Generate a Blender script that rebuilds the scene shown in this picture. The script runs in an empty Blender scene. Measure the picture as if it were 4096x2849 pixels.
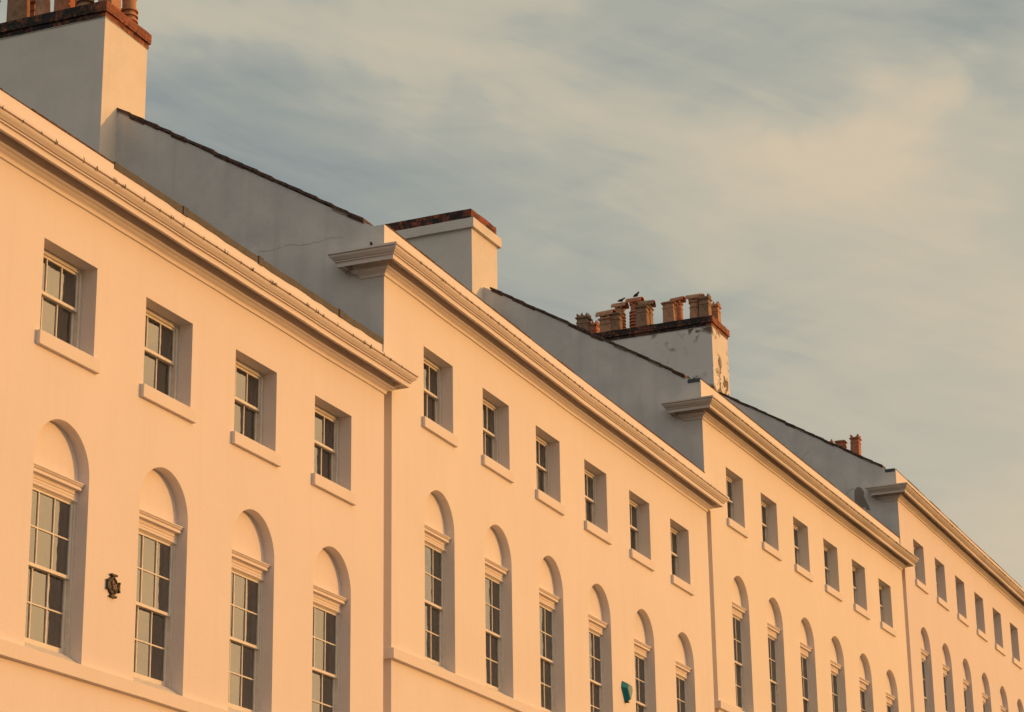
import bpy, bmesh, math, random
from mathutils import Vector, Matrix
random.seed(7)
C = bpy.context.scene.collection
Z0 = 12.185            # height of the first house's window heads above the road under the camera
B = 9.4                # window heads above each house's own base

# ------------------------------------------------------------------ materials
def nodes(name):
    m = bpy.data.materials.new(name); m.use_nodes = True
    nt = m.node_tree; b = nt.nodes['Principled BSDF']
    return m, nt, b
def N(nt, typ, **kw):
    n = nt.nodes.new(typ)
    for k, v in kw.items():
        if k in n.inputs: n.inputs[k].default_value = v
        else: setattr(n, k, v)
    return n
def L(nt, a, b): nt.links.new(a, b)
def coords(nt, scale=(1, 1, 1)):
    t = N(nt, 'ShaderNodeTexCoord'); mp = N(nt, 'ShaderNodeMapping'); mp.inputs['Scale'].default_value = scale
    L(nt, t.outputs['Object'], mp.inputs['Vector']); return mp.outputs['Vector']
def noise(nt, vec, scale, detail=4, rough=.55, dist=0):
    n = N(nt, 'ShaderNodeTexNoise'); n.inputs['Scale'].default_value = scale; n.inputs['Detail'].default_value = detail
    n.inputs['Roughness'].default_value = rough; n.inputs['Distortion'].default_value = dist
    L(nt, vec, n.inputs['Vector']); return n.outputs['Fac']
def ramp(nt, fac, stops):
    r = N(nt, 'ShaderNodeValToRGB'); e = r.color_ramp.elements
    while len(e) < len(stops): e.new(.5)
    for i, (p, c) in enumerate(stops):
        e[i].position = p; e[i].color = (c[0], c[1], c[2], 1) if hasattr(c, '__len__') else (c, c, c, 1)
    L(nt, fac, r.inputs['Fac']); return r.outputs['Color']
def mix(nt, fac, a, b, mode='MIX'):
    m = N(nt, 'ShaderNodeMix'); m.data_type = 'RGBA'; m.blend_type = mode
    for s, x in ((0, fac), (6, a), (7, b)):
        if hasattr(x, 'links'): L(nt, x, m.inputs[s])
        elif s == 0: m.inputs[0].default_value = x
        else: m.inputs[s].default_value = (x[0], x[1], x[2], 1)
    return m.outputs[2]
def bump(nt, b, h, strength, dist=.01):
    n = N(nt, 'ShaderNodeBump'); n.inputs['Strength'].default_value = strength; n.inputs['Distance'].default_value = dist
    L(nt, h, n.inputs['Height']); L(nt, n.outputs['Normal'], b.inputs['Normal'])

def stucco(name, base, dirt=.25, crack=0.0, peel=0.0, peelcol=(.22, .19, .16), rough=.75, bumps=.25, mottle=0.0):
    m, nt, b = nodes(name)
    v = coords(nt)
    big = noise(nt, v, .55, 3, .5)
    col = mix(nt, ramp(nt, big, [(.3, 0), (.75, 1)]), base, tuple(c * (1 - .10 * dirt * 2) for c in base))
    # rain streaks: stretched vertically
    vs = coords(nt, (5.5, 5.5, .35)); st = noise(nt, vs, 1.0, 4, .6)
    col = mix(nt, ramp(nt, st, [(.52, 0), (.8, dirt * .55)]), col, tuple(c * .72 for c in (base[0], base[1] * .98, base[2] * .95)))
    mid = noise(nt, v, 4.0, 5, .6)
    col = mix(nt, ramp(nt, mid, [(.55, 0), (.85, dirt * .5)]), col, tuple(c * .78 for c in base))
    if mottle:
        mo = noise(nt, v, 1.15, 5, .62, .3)
        col = mix(nt, ramp(nt, mo, [(.42, 0), (.68, mottle)]), col, (base[0] * .62, base[1] * .655, base[2] * .69))
    spk = noise(nt, v, 38.0, 2, .5)
    col = mix(nt, ramp(nt, spk, [(.68, 0), (.80, dirt * .5)]), col, tuple(c * .6 for c in base))
    if crack:
        w = noise(nt, v, 1.6, 3, .6)
        t = N(nt, 'ShaderNodeVectorMath', operation='MULTIPLY_ADD')
        cmb = N(nt, 'ShaderNodeCombineXYZ')
        for i in range(3): L(nt, w, cmb.inputs[i])
        L(nt, cmb.outputs[0], t.inputs[0]); t.inputs[1].default_value = (1.1, 1.1, 1.1); L(nt, v, t.inputs[2])
        vo = N(nt, 'ShaderNodeTexVoronoi', feature='DISTANCE_TO_EDGE'); vo.inputs['Scale'].default_value = .42
        L(nt, t.outputs[0], vo.inputs['Vector'])
        line = ramp(nt, vo.outputs['Distance'], [(0.0, 1), (.006, 0)])
        gate = ramp(nt, noise(nt, v, .7, 2), [(.5, 0), (.6, crack)])
        col = mix(nt, mix(nt, 1.0, line, gate, 'MULTIPLY'), col, (.16, .14, .12))
    if peel:
        pn = noise(nt, v, 2.6, 6, .62, .4); gate = noise(nt, v, .8, 2)
        msk = mix(nt, 1.0, ramp(nt, pn, [(.655 - peel, 0), (.675 - peel, 1)]), ramp(nt, gate, [(.45, 0), (.52, 1)]), 'MULTIPLY')
        det = mix(nt, noise(nt, v, 30, 3), peelcol, tuple(c * .5 for c in peelcol))
        col = mix(nt, msk, col, det)
    L(nt, col, b.inputs['Base Color']); b.inputs['Roughness'].default_value = rough
    b.inputs['Specular IOR Level'].default_value = .25
    h = mix(nt, .35, noise(nt, v, 2.2, 3, .5), noise(nt, v, 26, 4, .6))
    bump(nt, b, h, bumps, .03)
    return m

WHITE = (.84, .75, .695)
M = {}
for k_, t_ in ((1, (.835, .75, .71)), (2, (.835, .756, .705)), (3, (.845, .762, .685)), (4, (.80, .715, .68))): M['front%d' % k_] = stucco('painted_stucco_front', t_, .28, 0)
M['gable'] = stucco('painted_stucco_gable', (.82, .775, .73), 1.0, 0, .0, mottle=.6)
M['trim'] = stucco('painted_stucco_trim', WHITE, .35, 0, 0, bumps=.12)
M['trim_worn'] = stucco('weathered_stucco_trim', (.77, .68, .60), .95, 0, .0, bumps=.3)
M['stack'] = stucco('painted_chimney_render', (.82, .755, .69), .5, 0, mottle=.25)
M['stack_worn'] = stucco('peeling_chimney_render', (.81, .765, .72), .6, .3, .155, (.24, .19, .15), bumps=.35)
M['patch'] = stucco('bare_cement_patch', (.33, .275, .235), .8, 0)

def simple(name, col, rough=.6, var=.25, scale=12, metal=0, spec=.4, bumps=.2):
    m, nt, b = nodes(name); v = coords(nt)
    n = noise(nt, v, scale, 5, .6)
    L(nt, mix(nt, ramp(nt, n, [(.3, 0), (.7, 1)]), tuple(c * (1 - var) for c in col), tuple(min(1, c * (1 + var)) for c in col)), b.inputs['Base Color'])
    b.inputs['Roughness'].default_value = rough; b.inputs['Metallic'].default_value = metal
    b.inputs['Specular IOR Level'].default_value = spec
    if bumps: bump(nt, b, noise(nt, v, scale * 2.5, 4), bumps, .01)
    return m
M['sash'] = simple('sash_paint', (.74, .685, .62), .45, .10, 8, spec=.5, bumps=.05)
M['lead'] = simple('lead_sheet', (.055, .048, .045), .6, .35, 6, spec=.4)
M['leadcap'] = simple('blue_grey_lead', (.055, .075, .095), .5, .35, 14)
M['slate'] = simple('roof_slate', (.07, .068, .075), .7, .35, 9)
M['verge'] = simple('verge_tile', (.105, .062, .048), .85, .7, 16, bumps=.6)
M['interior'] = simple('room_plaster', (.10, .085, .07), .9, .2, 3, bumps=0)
M['curtain'] = simple('curtain_cloth', (.34, .29, .25), .9, .15, 5, bumps=0)
M['net'] = simple('net_curtain', (.66, .62, .56), .9, .08, 5, bumps=0)
M['spike'] = simple('spike_metal', (.035, .03, .026), .6, .2, 5, bumps=0)
M['iron'] = simple('cast_iron_mark', (.055, .045, .04), .5, .7, 40, .4, .5, .6)
M['irongilt'] = simple('worn_gilt_mark', (.30, .20, .14), .5, .8, 55, .3, .5, .6)
M['teal'] = simple('teal_plastic', (.010, .20, .25), .38, .15, 10, spec=.5, bumps=.03)
M['tealpale'] = simple('faded_teal_label', (.12, .24, .235), .45, .12, 12, spec=.5, bumps=.03)
M['feather'] = simple('dark_feather', (.045, .04, .038), .7, .4, 30)
M['asphalt'] = simple('asphalt', (.055, .053, .05), .9, .25, 25)
M['paving'] = simple('paving_stone', (.17, .155, .14), .85, .2, 6)
M['grass'] = simple('grass_ground', (.07, .09, .04), .95, .3, 4)
M['mortar'] = simple('lime_mortar', (.42, .39, .35), .9, .2, 20)

def brick(name, soot, front, c1=(.27, .085, .045), c2=(.17, .055, .034)):
    m, nt, b = nodes(name)
    t = N(nt, 'ShaderNodeTexCoord')
    sx = N(nt, 'ShaderNodeSeparateXYZ'); L(nt, t.outputs['Object'], sx.inputs[0])
    add = N(nt, 'ShaderNodeMath', operation='ADD'); L(nt, sx.outputs[0], add.inputs[0]); L(nt, sx.outputs[1], add.inputs[1])
    cb = N(nt, 'ShaderNodeCombineXYZ'); L(nt, add.outputs[0], cb.inputs[0]); L(nt, sx.outputs[2], cb.inputs[1])
    bt = N(nt, 'ShaderNodeTexBrick'); L(nt, cb.outputs[0], bt.inputs['Vector'])
    bt.inputs['Color1'].default_value = (*c1, 1); bt.inputs['Color2'].default_value = (*c2, 1)
    bt.inputs['Mortar'].default_value = (.11, .075, .055, 1); bt.inputs['Scale'].default_value = 1
    bt.inputs['Brick Width'].default_value = .23; bt.inputs['Row Height'].default_value = .078
    bt.inputs['Mortar Size'].default_value = .006; bt.inputs['Mortar Smooth'].default_value = .3
    v = coords(nt)
    s = mix(nt, .5, noise(nt, v, 3.2, 5, .65), noise(nt, v, 14, 4, .6))
    # dark cover is thinner on the street front, heavier along flanks and back
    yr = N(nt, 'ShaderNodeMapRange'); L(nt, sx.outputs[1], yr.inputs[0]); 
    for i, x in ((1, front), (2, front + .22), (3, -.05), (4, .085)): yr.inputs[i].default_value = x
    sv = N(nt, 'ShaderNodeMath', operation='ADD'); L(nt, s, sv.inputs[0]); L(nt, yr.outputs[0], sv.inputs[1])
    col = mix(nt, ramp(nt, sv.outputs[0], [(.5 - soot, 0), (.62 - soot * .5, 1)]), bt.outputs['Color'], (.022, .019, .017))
    ms = noise(nt, v, 6, 4, .6)
    col = mix(nt, ramp(nt, ms, [(.6, 0), (.75, .6)]), col, (.075, .08, .045))
    L(nt, col, b.inputs['Base Color']); b.inputs['Roughness'].default_value = .92
    bump(nt, b, mix(nt, .5, bt.outputs['Fac'], noise(nt, v, 40, 4)), .6, .01)
    return m
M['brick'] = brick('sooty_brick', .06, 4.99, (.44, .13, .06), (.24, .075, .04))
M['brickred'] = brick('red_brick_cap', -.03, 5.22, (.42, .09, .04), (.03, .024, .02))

def terracotta(name, col, lich=.5, soot=.4):
    m, nt, b = nodes(name); v = coords(nt)
    c = mix(nt, noise(nt, v, 7, 4), tuple(x * .7 for x in col), tuple(min(1, x * 1.25) for x in col))
    c = mix(nt, ramp(nt, noise(nt, v, 5, 5, .65), [(.5, 0), (.68, soot)]), c, (.04, .033, .027))
    c = mix(nt, ramp(nt, noise(nt, v, 11, 4, .6), [(.55, 0), (.7, lich)]), c, (.15, .135, .07))
    L(nt, c, b.inputs['Base Color']); b.inputs['Roughness'].default_value = .9
    bump(nt, b, noise(nt, v, 35, 4), .4, .01); return m
M['pot'] = terracotta('buff_chimney_pot', (.52, .27, .155), .35, .4)
M['potred'] = terracotta('red_chimney_pot', (.50, .19, .10), .2, .4)
M['potdark'] = terracotta('mossy_chimney_pot', (.34, .20, .125), .7, .5)

def glass():
    m, nt, b = nodes('window_glass'); nt.nodes.remove(b)
    out = nt.nodes['Material Output']
    fr = N(nt, 'ShaderNodeFresnel'); fr.inputs['IOR'].default_value = 3.3
    v = coords(nt); oi = N(nt, 'ShaderNodeObjectInfo')
    va = N(nt, 'ShaderNodeVectorMath', operation='MULTIPLY_ADD'); L(nt, oi.outputs['Random'], va.inputs[0]); va.inputs[1].default_value = (37, 19, 53); L(nt, v, va.inputs[2])
    n = noise(nt, va.outputs[0], 2.6, 2)
    bp = N(nt, 'ShaderNodeBump'); bp.inputs['Strength'].default_value = .22; bp.inputs['Distance'].default_value = .02; L(nt, n, bp.inputs['Height'])
    g = N(nt, 'ShaderNodeBsdfGlossy'); g.inputs['Roughness'].default_value = .02; g.inputs['Color'].default_value = (.95, .96, .95, 1)
    L(nt, bp.outputs[0], g.inputs['Normal'])
    t = N(nt, 'ShaderNodeBsdfTransparent'); t.inputs['Color'].default_value = (.72, .76, .74, 1)
    mx = N(nt, 'ShaderNodeMixShader'); L(nt, fr.outputs[0], mx.inputs[0]); L(nt, t.outputs[0], mx.inputs[1]); L(nt, g.outputs[0], mx.inputs[2])
    L(nt, mx.outputs[0], out.inputs['Surface']); return m
M['glass'] = glass()

# ------------------------------------------------------------------ mesh helpers
class MB:
    def __init__(s, f=None): s.v = []; s.f = []; s.m = []; s.fn = f
    def p(s, x, y, z): s.v.append((x, y, z)); return len(s.v) - 1
    def face(s, pts, mat=0):
        s.f.append([s.p(*q) for q in pts]); s.m.append(mat)
    def box(s, x0, x1, y0, y1, z0, z1, mat=0):
        c = [(x0,y0,z0),(x1,y0,z0),(x1,y1,z0),(x0,y1,z0),(x0,y0,z1),(x1,y0,z1),(x1,y1,z1),(x0,y1,z1)]
        i = [s.p(*q) for q in c]
        for f in ((0,3,2,1),(4,5,6,7),(0,1,5,4),(1,2,6,5),(2,3,7,6),(3,0,4,7)):
            s.f.append([i[k] for k in f]); s.m.append(mat)
    def ring_loft(s, rings, mat=0, cap=True, closed=True):
        idx = [[s.p(*q) for q in r] for r in rings]; n = len(idx[0])
        for a, b in zip(idx, idx[1:]):
            for k in range(n if closed else n - 1):
                s.f.append([a[k], a[(k+1) % n], b[(k+1) % n], b[k]]); s.m.append(mat)
        if cap:
            s.f.append(idx[0][::-1]); s.m.append(mat); s.f.append(idx[-1][:]); s.m.append(mat)
    def build(s, name, mats, parent=None, smooth=False, loc=(0,0,0), bevel=0, merge=True, recalc=True):
        me = bpy.data.meshes.new(name)
        vv = [s.fn(*q) for q in s.v] if s.fn else s.v
        me.from_pydata(vv, [], s.f)
        for m in (mats if isinstance(mats, (list, tuple)) else [mats]): me.materials.append(m)
        for p, k in zip(me.polygons, s.m): p.material_index = k
        bm = bmesh.new(); bm.from_mesh(me)
        if merge: bmesh.ops.remove_doubles(bm, verts=bm.verts, dist=.0004)
        if recalc: bmesh.ops.recalc_face_normals(bm, faces=bm.faces)
        bm.to_mesh(me); bm.free()
        if smooth:
            for p in me.polygons: p.use_smooth = True
        o = bpy.data.objects.new(name, me); C.objects.link(o); o.location = loc
        if parent: o.parent = parent
        if bevel:
            b = o.modifiers.new('bevel', 'BEVEL'); b.width = bevel; b.segments = 2; b.limit_method = 'ANGLE'; b.angle_limit = .7
        return o
def tag(o, label=None, cat=None, group=None, kind=None):
    if label: o['label'] = label
    if cat: o['category'] = cat
    if group: o['group'] = group
    if kind: o['kind'] = kind
    return o
def empty(name, loc, rz=0, parent=None):
    o = bpy.data.objects.new(name, None); C.objects.link(o); o.location = loc; o.rotation_euler = (0, 0, rz)
    o.empty_display_size = .2
    if parent: o.parent = parent
    return o
def copy_tree(o, parent=None):
    c = o.copy(); C.objects.link(c); c.parent = parent
    for ch in list(o.children): copy_tree(ch, c)
    return c

# ------------------------------------------------------------------ the four houses (numbers measured from the photograph)
W = 1.158
HS = {   # origin x, y, window-head z; wall angle; bend at mid; bay; left end; right end; offsets
 1: dict(o=(0.0, 0.0, 0.0), a=0.0, d=0.0, s=2.3, n0=-2, n1=4, uL=-6.08, uR=9.145, sill=-1.185, apex=-2.13, strg=-4.97, cz=-.036, par=1.50),
 2: dict(o=(10.565, 0.0, 1.881), a=-.015754, d=.00892, s=2.40328, n0=0, n1=6, uL=-1.480, uR=14.424, sill=-1.20, apex=-2.27, strg=-5.135, cz=.006, par=1.56),
 3: dict(o=(26.471, .162, 3.975), a=.01489, d=.0047, s=2.40326, n0=0, n1=6, uL=-1.430, uR=14.43, sill=-1.185, apex=-2.36, strg=-5.40, cz=.02, par=1.62),
 4: dict(o=(42.342, -.12, 5.919), a=.002584, d=.00214, s=2.467, n0=0, n1=6, uL=-1.460, uR=14.85, sill=-1.18, apex=-2.43, strg=-5.54, cz=.062, par=1.645),
}
STEP = {2: 1.881, 3: 2.0945, 4: 1.9433}
def bend(H):
    um = 2 * H['s'] + W / 2 + H['s'] / 2
    cd, sd = math.cos(H['d']), math.sin(H['d'])
    def f(u, v, z):
        if u <= um or H['d'] == 0: return (u, v, z)
        return (um + (u - um) * cd + v * sd, -(u - um) * sd + v * cd, z)
    return f, um
def pos(H, u, v, z):
    f, um = bend(H); x, y, z = f(u, v, z)
    return (x, y, z), (-H['d'] if u > um else 0)

RV = .212; TYM = .15; FRV = .17
PROFILE = [(0,.690),(.026,.692),(.028,.728),(.036,.742),(.052,.752),(.066,.760),(.074,.768),(.082,.769),(.084,.776),(.092,.777),(.102,.779),(.118,.784),(.132,.791),(.137,.797),
           (.125,.799),(.104,.800),(.098,.935),(.205,.935),(.206,.872),(.272,.870),(.274,.838),(.292,.838),(.292,.912),(.322,.913),(.322,.927),(.304,.929),(.304,.938),(.333,.940),(.343,.950),(.356,.962),(.370,.974),(.383,.992),(.388,1.004),(.386,1.010),(.366,1.012),(.366,1.026),(.404,1.028),(.404,1.062),(0,1.105)]

houses = {}
for h, H in HS.items():
    ox, oy, oz = H['o']
    names = {1: 'nearest white terraced house, cut by the left edge, with an iron plaque on its front',
             2: 'white terraced house with the teal alarm box, in front of the potless chimney',
             3: 'third white terraced house, just uphill of the one with the teal alarm box',
             4: 'farthest white terraced house, at the right edge, bare brown patch on its gable'}
    root = empty('terraced_house', (ox, oy, oz + Z0 - B), -H['a'])
    tag(root, names[h], 'house', 'stepped terrace of white stucco houses')
    houses[h] = root
    f, um = bend(H); s = H['s']
    zb = -B - 1.5
    def zz(z): return z + B
    # ---------------- front wall
    m = MB(lambda u, v, z, f=f: f(u, v, z + B))
    apex = H['apex']; R = .58; zs = apex - R; cu = .60; aL, aR = cu - R, cu + R
    sb = H['strg']; ztop = H['par']; slot = .29 if h > 1 else 0
    zslot = -STEP[h] + .80 + HS[h-1]['cz'] if h > 1 else 0
    for i in range(H['n0'], H['n1']):
        u0 = i * s; l = u0 + W/2 - s/2; r = u0 + W/2 + s/2
        if i == H['n0']: l = H['uL']
        if i == H['n1'] - 1: r = H['uR']
        def q(a, b, c, d, mat=0): m.face([(a, 0, c), (b, 0, c), (b, 0, d), (a, 0, d)], mat)
        w0, w1 = u0, u0 + W; a0, a1 = u0 + aL, u0 + aR
        ll = l
        first = (h > 1 and i == 0)
        lo = l + slot if first else l
        # below the arch opening, sides of arch, above
        q(lo, r, zb, sb)
        K = 14
        def arc(t): return (u0 + cu + R * math.cos(t), zs + R * math.sin(t))
        zsplit = zslot if first else None
        q(lo, a0, sb, zs); q(a1, r, sb, zs)
        for k in range(K):
            t0 = math.pi - k * (math.pi/2) / K; t1 = math.pi - (k+1) * (math.pi/2) / K
            p0, p1 = arc(t0), arc(t1)
            m.face([(lo, 0, p0[1]), (p0[0], 0, p0[1]), (p1[0], 0, p1[1]), (lo, 0, p1[1])])
            p0, p1 = arc(math.pi - t0), arc(math.pi - t1)
            m.face([(p0[0], 0, p0[1]), (r, 0, p0[1]), (r, 0, p1[1]), (p1[0], 0, p1[1])])
        zw = H['sill'] - .06
        if first:   # the chase beside the neighbour stops under the neighbour's cornice
            q(lo, r, apex, zslot - .9); q(lo, r, zslot - .9, min(zw, zslot))
            if zw < zslot:
                q(lo, w0, zw, zslot); q(l, w0, zslot, 0)
            else:
                q(l, r, zslot, zw); q(l, w0, zw, 0)
        else:
            q(l, r, apex, zw); q(l, w0, zw, 0)
        q(w1, r, zw, 0); q(l, r, 0, ztop)
        # reveals of the square window
        D = .33
        m.face([(w0,0,zw),(w0,D,zw),(w0,D,0),(w0,0,0)]); m.face([(w1,0,zw),(w1,D,zw),(w1,D,0),(w1,0,0)])
        m.face([(w0,0,0),(w1,0,0),(w1,D,0),(w0,D,0)]); m.face([(w0,0,zw),(w1,0,zw),(w1,D,zw),(w0,D,zw)])
        # room behind
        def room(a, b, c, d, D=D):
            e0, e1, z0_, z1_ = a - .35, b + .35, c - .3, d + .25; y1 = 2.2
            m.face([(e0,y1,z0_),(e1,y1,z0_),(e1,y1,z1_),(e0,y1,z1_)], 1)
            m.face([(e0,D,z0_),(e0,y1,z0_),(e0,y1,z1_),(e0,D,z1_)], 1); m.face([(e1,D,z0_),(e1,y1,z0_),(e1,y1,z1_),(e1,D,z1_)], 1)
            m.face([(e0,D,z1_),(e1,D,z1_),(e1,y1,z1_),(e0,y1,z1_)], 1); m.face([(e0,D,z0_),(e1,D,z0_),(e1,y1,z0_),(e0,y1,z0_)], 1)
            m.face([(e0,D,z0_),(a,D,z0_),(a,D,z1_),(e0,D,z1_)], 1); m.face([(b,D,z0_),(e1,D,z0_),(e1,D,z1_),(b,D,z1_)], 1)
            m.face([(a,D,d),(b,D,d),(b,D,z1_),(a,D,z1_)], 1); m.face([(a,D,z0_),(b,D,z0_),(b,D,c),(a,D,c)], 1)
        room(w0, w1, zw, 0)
        # arched recess: jambs, curved soffit, tympanum
        ze = zs - .272
        m.face([(a0,0,sb),(a0,D,sb),(a0,D,ze),(a0,0,ze)]); m.face([(a1,0,sb),(a1,D,sb),(a1,D,ze),(a1,0,ze)])
        m.face([(a0,0,ze),(a0,TYM,ze),(a0,TYM,zs),(a0,0,zs)]); m.face([(a1,0,ze),(a1,TYM,ze),(a1,TYM,zs),(a1,0,zs)])
        m.face([(a0,TYM,ze),(a1,TYM,ze),(a1,D,ze),(a0,D,ze)]); m.face([(a0,0,sb),(a1,0,sb),(a1,D,sb),(a0,D,sb)])
        KK = 28; pts = [arc(math.pi * k / KK) for k in range(KK + 1)]
        for p0, p1 in zip(pts, pts[1:]):
            m.face([(p0[0],0,p0[1]),(p1[0],0,p1[1]),(p1[0],TYM,p1[1]),(p0[0],TYM,p0[1])])
        m.face([(a0,TYM,ze),(a1,TYM,ze)] + [(p[0],TYM,p[1]) for p in pts])
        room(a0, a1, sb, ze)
    # parapet top and back, chase reveal, right end
    uL, uR = H['uL'], H['uR']
    for (a, b) in ((uL, um), (um, uR - .003)):
        m.face([(a,0,ztop),(b,0,ztop),(b,.30,ztop),(a,.30,ztop)]); m.face([(a,.30,ztop),(b,.30,ztop),(b,.30,ztop-.6),(a,.30,ztop-.6)])
    if h > 1:
        e = uL + slot
        m.face([(e,0,zb),(e,.36,zb),(e,.36,zslot),(e,0,zslot)]); m.face([(uL+.002,.36,zb),(e,.36,zb),(e,.36,zslot),(uL+.002,.36,zslot)])
        m.face([(uL+.002,0,zslot),(e,0,zslot),(e,.36,zslot),(uL+.002,.36,zslot)])
    if h < 4:
        m.face([(uR,0,zb),(uR,.36,zb),(uR,.36,.95),(uR,0,.95)])
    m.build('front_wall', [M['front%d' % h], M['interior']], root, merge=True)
    # ---------------- gable walls (left side above the neighbour's roof), back wall
    V1 = 14.0
    ver = [(0, ztop), (.19, ztop), (.36, ztop + .09), (5.0, ztop + .09 + 2.80), (7.2, ztop + .09 + 4.05), (V1, ztop + .2)]
    def gable(u, zlow, off, nm):
        g = MB(lambda a, v, z, f=f: f(a, v, z + B))
        v0 = .002 if True else 0
        pr = [(0, zlow)] + ver + [(V1, zlow)]
        a_ = [(u, v, z) for v, z in pr]; b_ = [(u + off, v, z) for v, z in pr]
        # inner skin starts behind the front wall so that no two faces share a plane
        g.face(a_)
        g.face([(x, max(v, .31), z) for x, v, z in b_])
        for k in range(1, len(pr) - 1):
            p, q_ = pr[k], pr[k+1]
            if p[0] < .25: continue
            g.face([(u, p[0], p[1]), (u, q_[0], q_[1]), (u + off, q_[0], q_[1]), (u + off, p[0], p[1])])
        return g.build(nm, M['gable'], root)
    zl = -B - 1.5 if h == 1 else (zslot)
    gable(uL, zl, .33, 'gable_wall')
    if h == 4: gable(uR, -B - 1.5, -.33, 'gable_wall')
    bw = MB(lambda a, v, z, f=f: f(a, v, z + B))
    bw.face([(uL, V1 - .01, zb), (uR, V1 - .01, zb), (uR, V1 - .01, ztop + .2), (uL, V1 - .01, ztop + .2)])
    bw.build('rear_wall', M['gable'], root)
    # ---------------- roof
    r = MB(lambda a, v, z, f=f: f(a, v, z + B))
    a, b = uL + .34, uR - (.34 if h == 4 else .003)
    pts = [(.302, ztop - .28), (7.2, ztop + .09 + 4.05 - .06), (V1 + .3, ztop + .1)]
    for (a_, b_) in ((a, um), (um, b)):
        for p, q_ in zip(pts, pts[1:]):
            r.face([(a_, p[0], p[1]), (b_, p[0], p[1]), (b_, q_[0], q_[1]), (a_, q_[0], q_[1])])
    r.build('roof', M['slate'], root)
    # ---------------- verge: overlapping tiles bedded on the raking gable top, each a little out of line
    rnd = random.Random(40 + h)
    vg = MB(lambda a, v, z, f=f: f(a, v, z + B))
    d0, d1 = ver[2], ver[3]; n = 17
    for k in range(n):
        t0, t1 = k / n, (k + 1.12) / n
        v0 = d0[0] + (d1[0]-d0[0]) * t0; v1 = min(d0[0] + (d1[0]-d0[0]) * t1, d1[0] + .02)
        j = rnd.uniform(-.006, .006); oh = rnd.uniform(.022, .036); th = rnd.uniform(.045, .056)
        z0_ = d0[1] + (d1[1]-d0[1]) * t0 + .028 + j; z1_ = z0_ + (v1 - v0) * .603 - .014
        sag = rnd.uniform(-.008, .006)
        pr = [(v0, z0_), (v1, z1_ + sag), (v1, z1_ + sag + th), (v0, z0_ + th)]
        i0 = [vg.p(uL - oh, v, z) for v, z in pr]; i1 = [vg.p(uL + .36, v, z) for v, z in pr]
        for fc in ((i0[0], i0[1], i0[2], i0[3]), (i1[3], i1[2], i1[1], i1[0])): vg.f.append(list(fc)); vg.m.append(0)
        for k2 in range(4):
            vg.f.append([i0[k2], i1[k2], i1[(k2+1) % 4], i0[(k2+1) % 4]]); vg.m.append(0)
        # bedding mortar below the tile, crumbling here and there
        if rnd.random() < .8:
            bt = rnd.uniform(.03, .06)
            pr = [(v0, z0_ - bt), (v1 - .02, z1_ + sag - bt * rnd.uniform(.6, 1.1)), (v1 - .02, z1_ + sag + .01), (v0, z0_ + .01)]
            i0 = [vg.p(uL - .008 - rnd.random() * .01, v, z) for v, z in pr]; i1 = [vg.p(uL + .2, v, z) for v, z in pr]
            mt = 1 if rnd.random() < .25 else 0
            for fc in ((i0[0], i0[1], i0[2], i0[3]), (i1[3], i1[2], i1[1], i1[0])): vg.f.append(list(fc)); vg.m.append(mt)
            for k2 in range(4):
                vg.f.append([i0[k2], i1[k2], i1[(k2+1) % 4], i0[(k2+1) % 4]]); vg.m.append(mt)
    vg.build('verge', [M['verge'], M['patch']], root, merge=False)
    # ---------------- cornice with mitred returns at both ends
    c = MB(lambda a, v, z, f=f: f(a, v, z + B))
    cz = H['cz']; vb = .39 if h > 1 else .39
    rows = []
    ufront = [uL] + [uL + (uR - uL) * k / 24 for k in range(1, 24)] + [uR]
    rj = random.Random(h)
    jit = [0] + [rj.uniform(-.004, .004) for _ in ufront[1:-1]] + [0]
    path = []
    for p, z in PROFILE:
        row = [(uL, vb + p, z), (uL - p, vb + p, z), (uL - p, -p, z)]
        row += [(u, -p, z + j) for u, j in zip(ufront[1:-1], jit[1:-1])]
        row += [(uR + p, -p, z), (uR + p, .03 if h < 4 else .4 + p, z)]
        if h == 4: row += [(uR, .4 + p, z)]
        rows.append([(x, y, zz_ + cz) for x, y, zz_ in row])
    for ra, rb in zip(rows, rows[1:]):
        for k in range(len(ra) - 1): c.face([ra[k], ra[k+1], rb[k+1], rb[k]])
    c.build('cornice', M['trim_worn'] if h >= 3 else M['trim'], root, merge=True)
    # ---------------- string course
    sc = MB(lambda a, v, z, f=f: f(a, v, z + B))
    p = .078; t0, t1 = H['strg'], H['strg'] - (.19 if h == 1 else .178)
    e = uL + slot
    prof = [(0, t1), (p, t1 + .004), (p, t0 - .018), (0, t0 + .006)]
    rows = []
    for pp, z in prof:
        row = [(e - pp, .356 if h > 1 else .4, z), (e - pp, -pp, z)] + [(e + (uR - e) * k / 16, -pp, z + rj.uniform(-.006, .006) * (1 if pp else 0)) for k in range(1, 16)] + [(uR + (pp if h == 4 else 0), -pp, z)]
        row += [(uR + (pp if h == 4 else 0), .2, z)]
        rows.append(row)
    for ra, rb in zip(rows, rows[1:]):
        for k in range(len(ra) - 1): sc.face([ra[k], ra[k+1], rb[k+1], rb[k]])
    sc.build('string_course', M['trim'], root)

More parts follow.
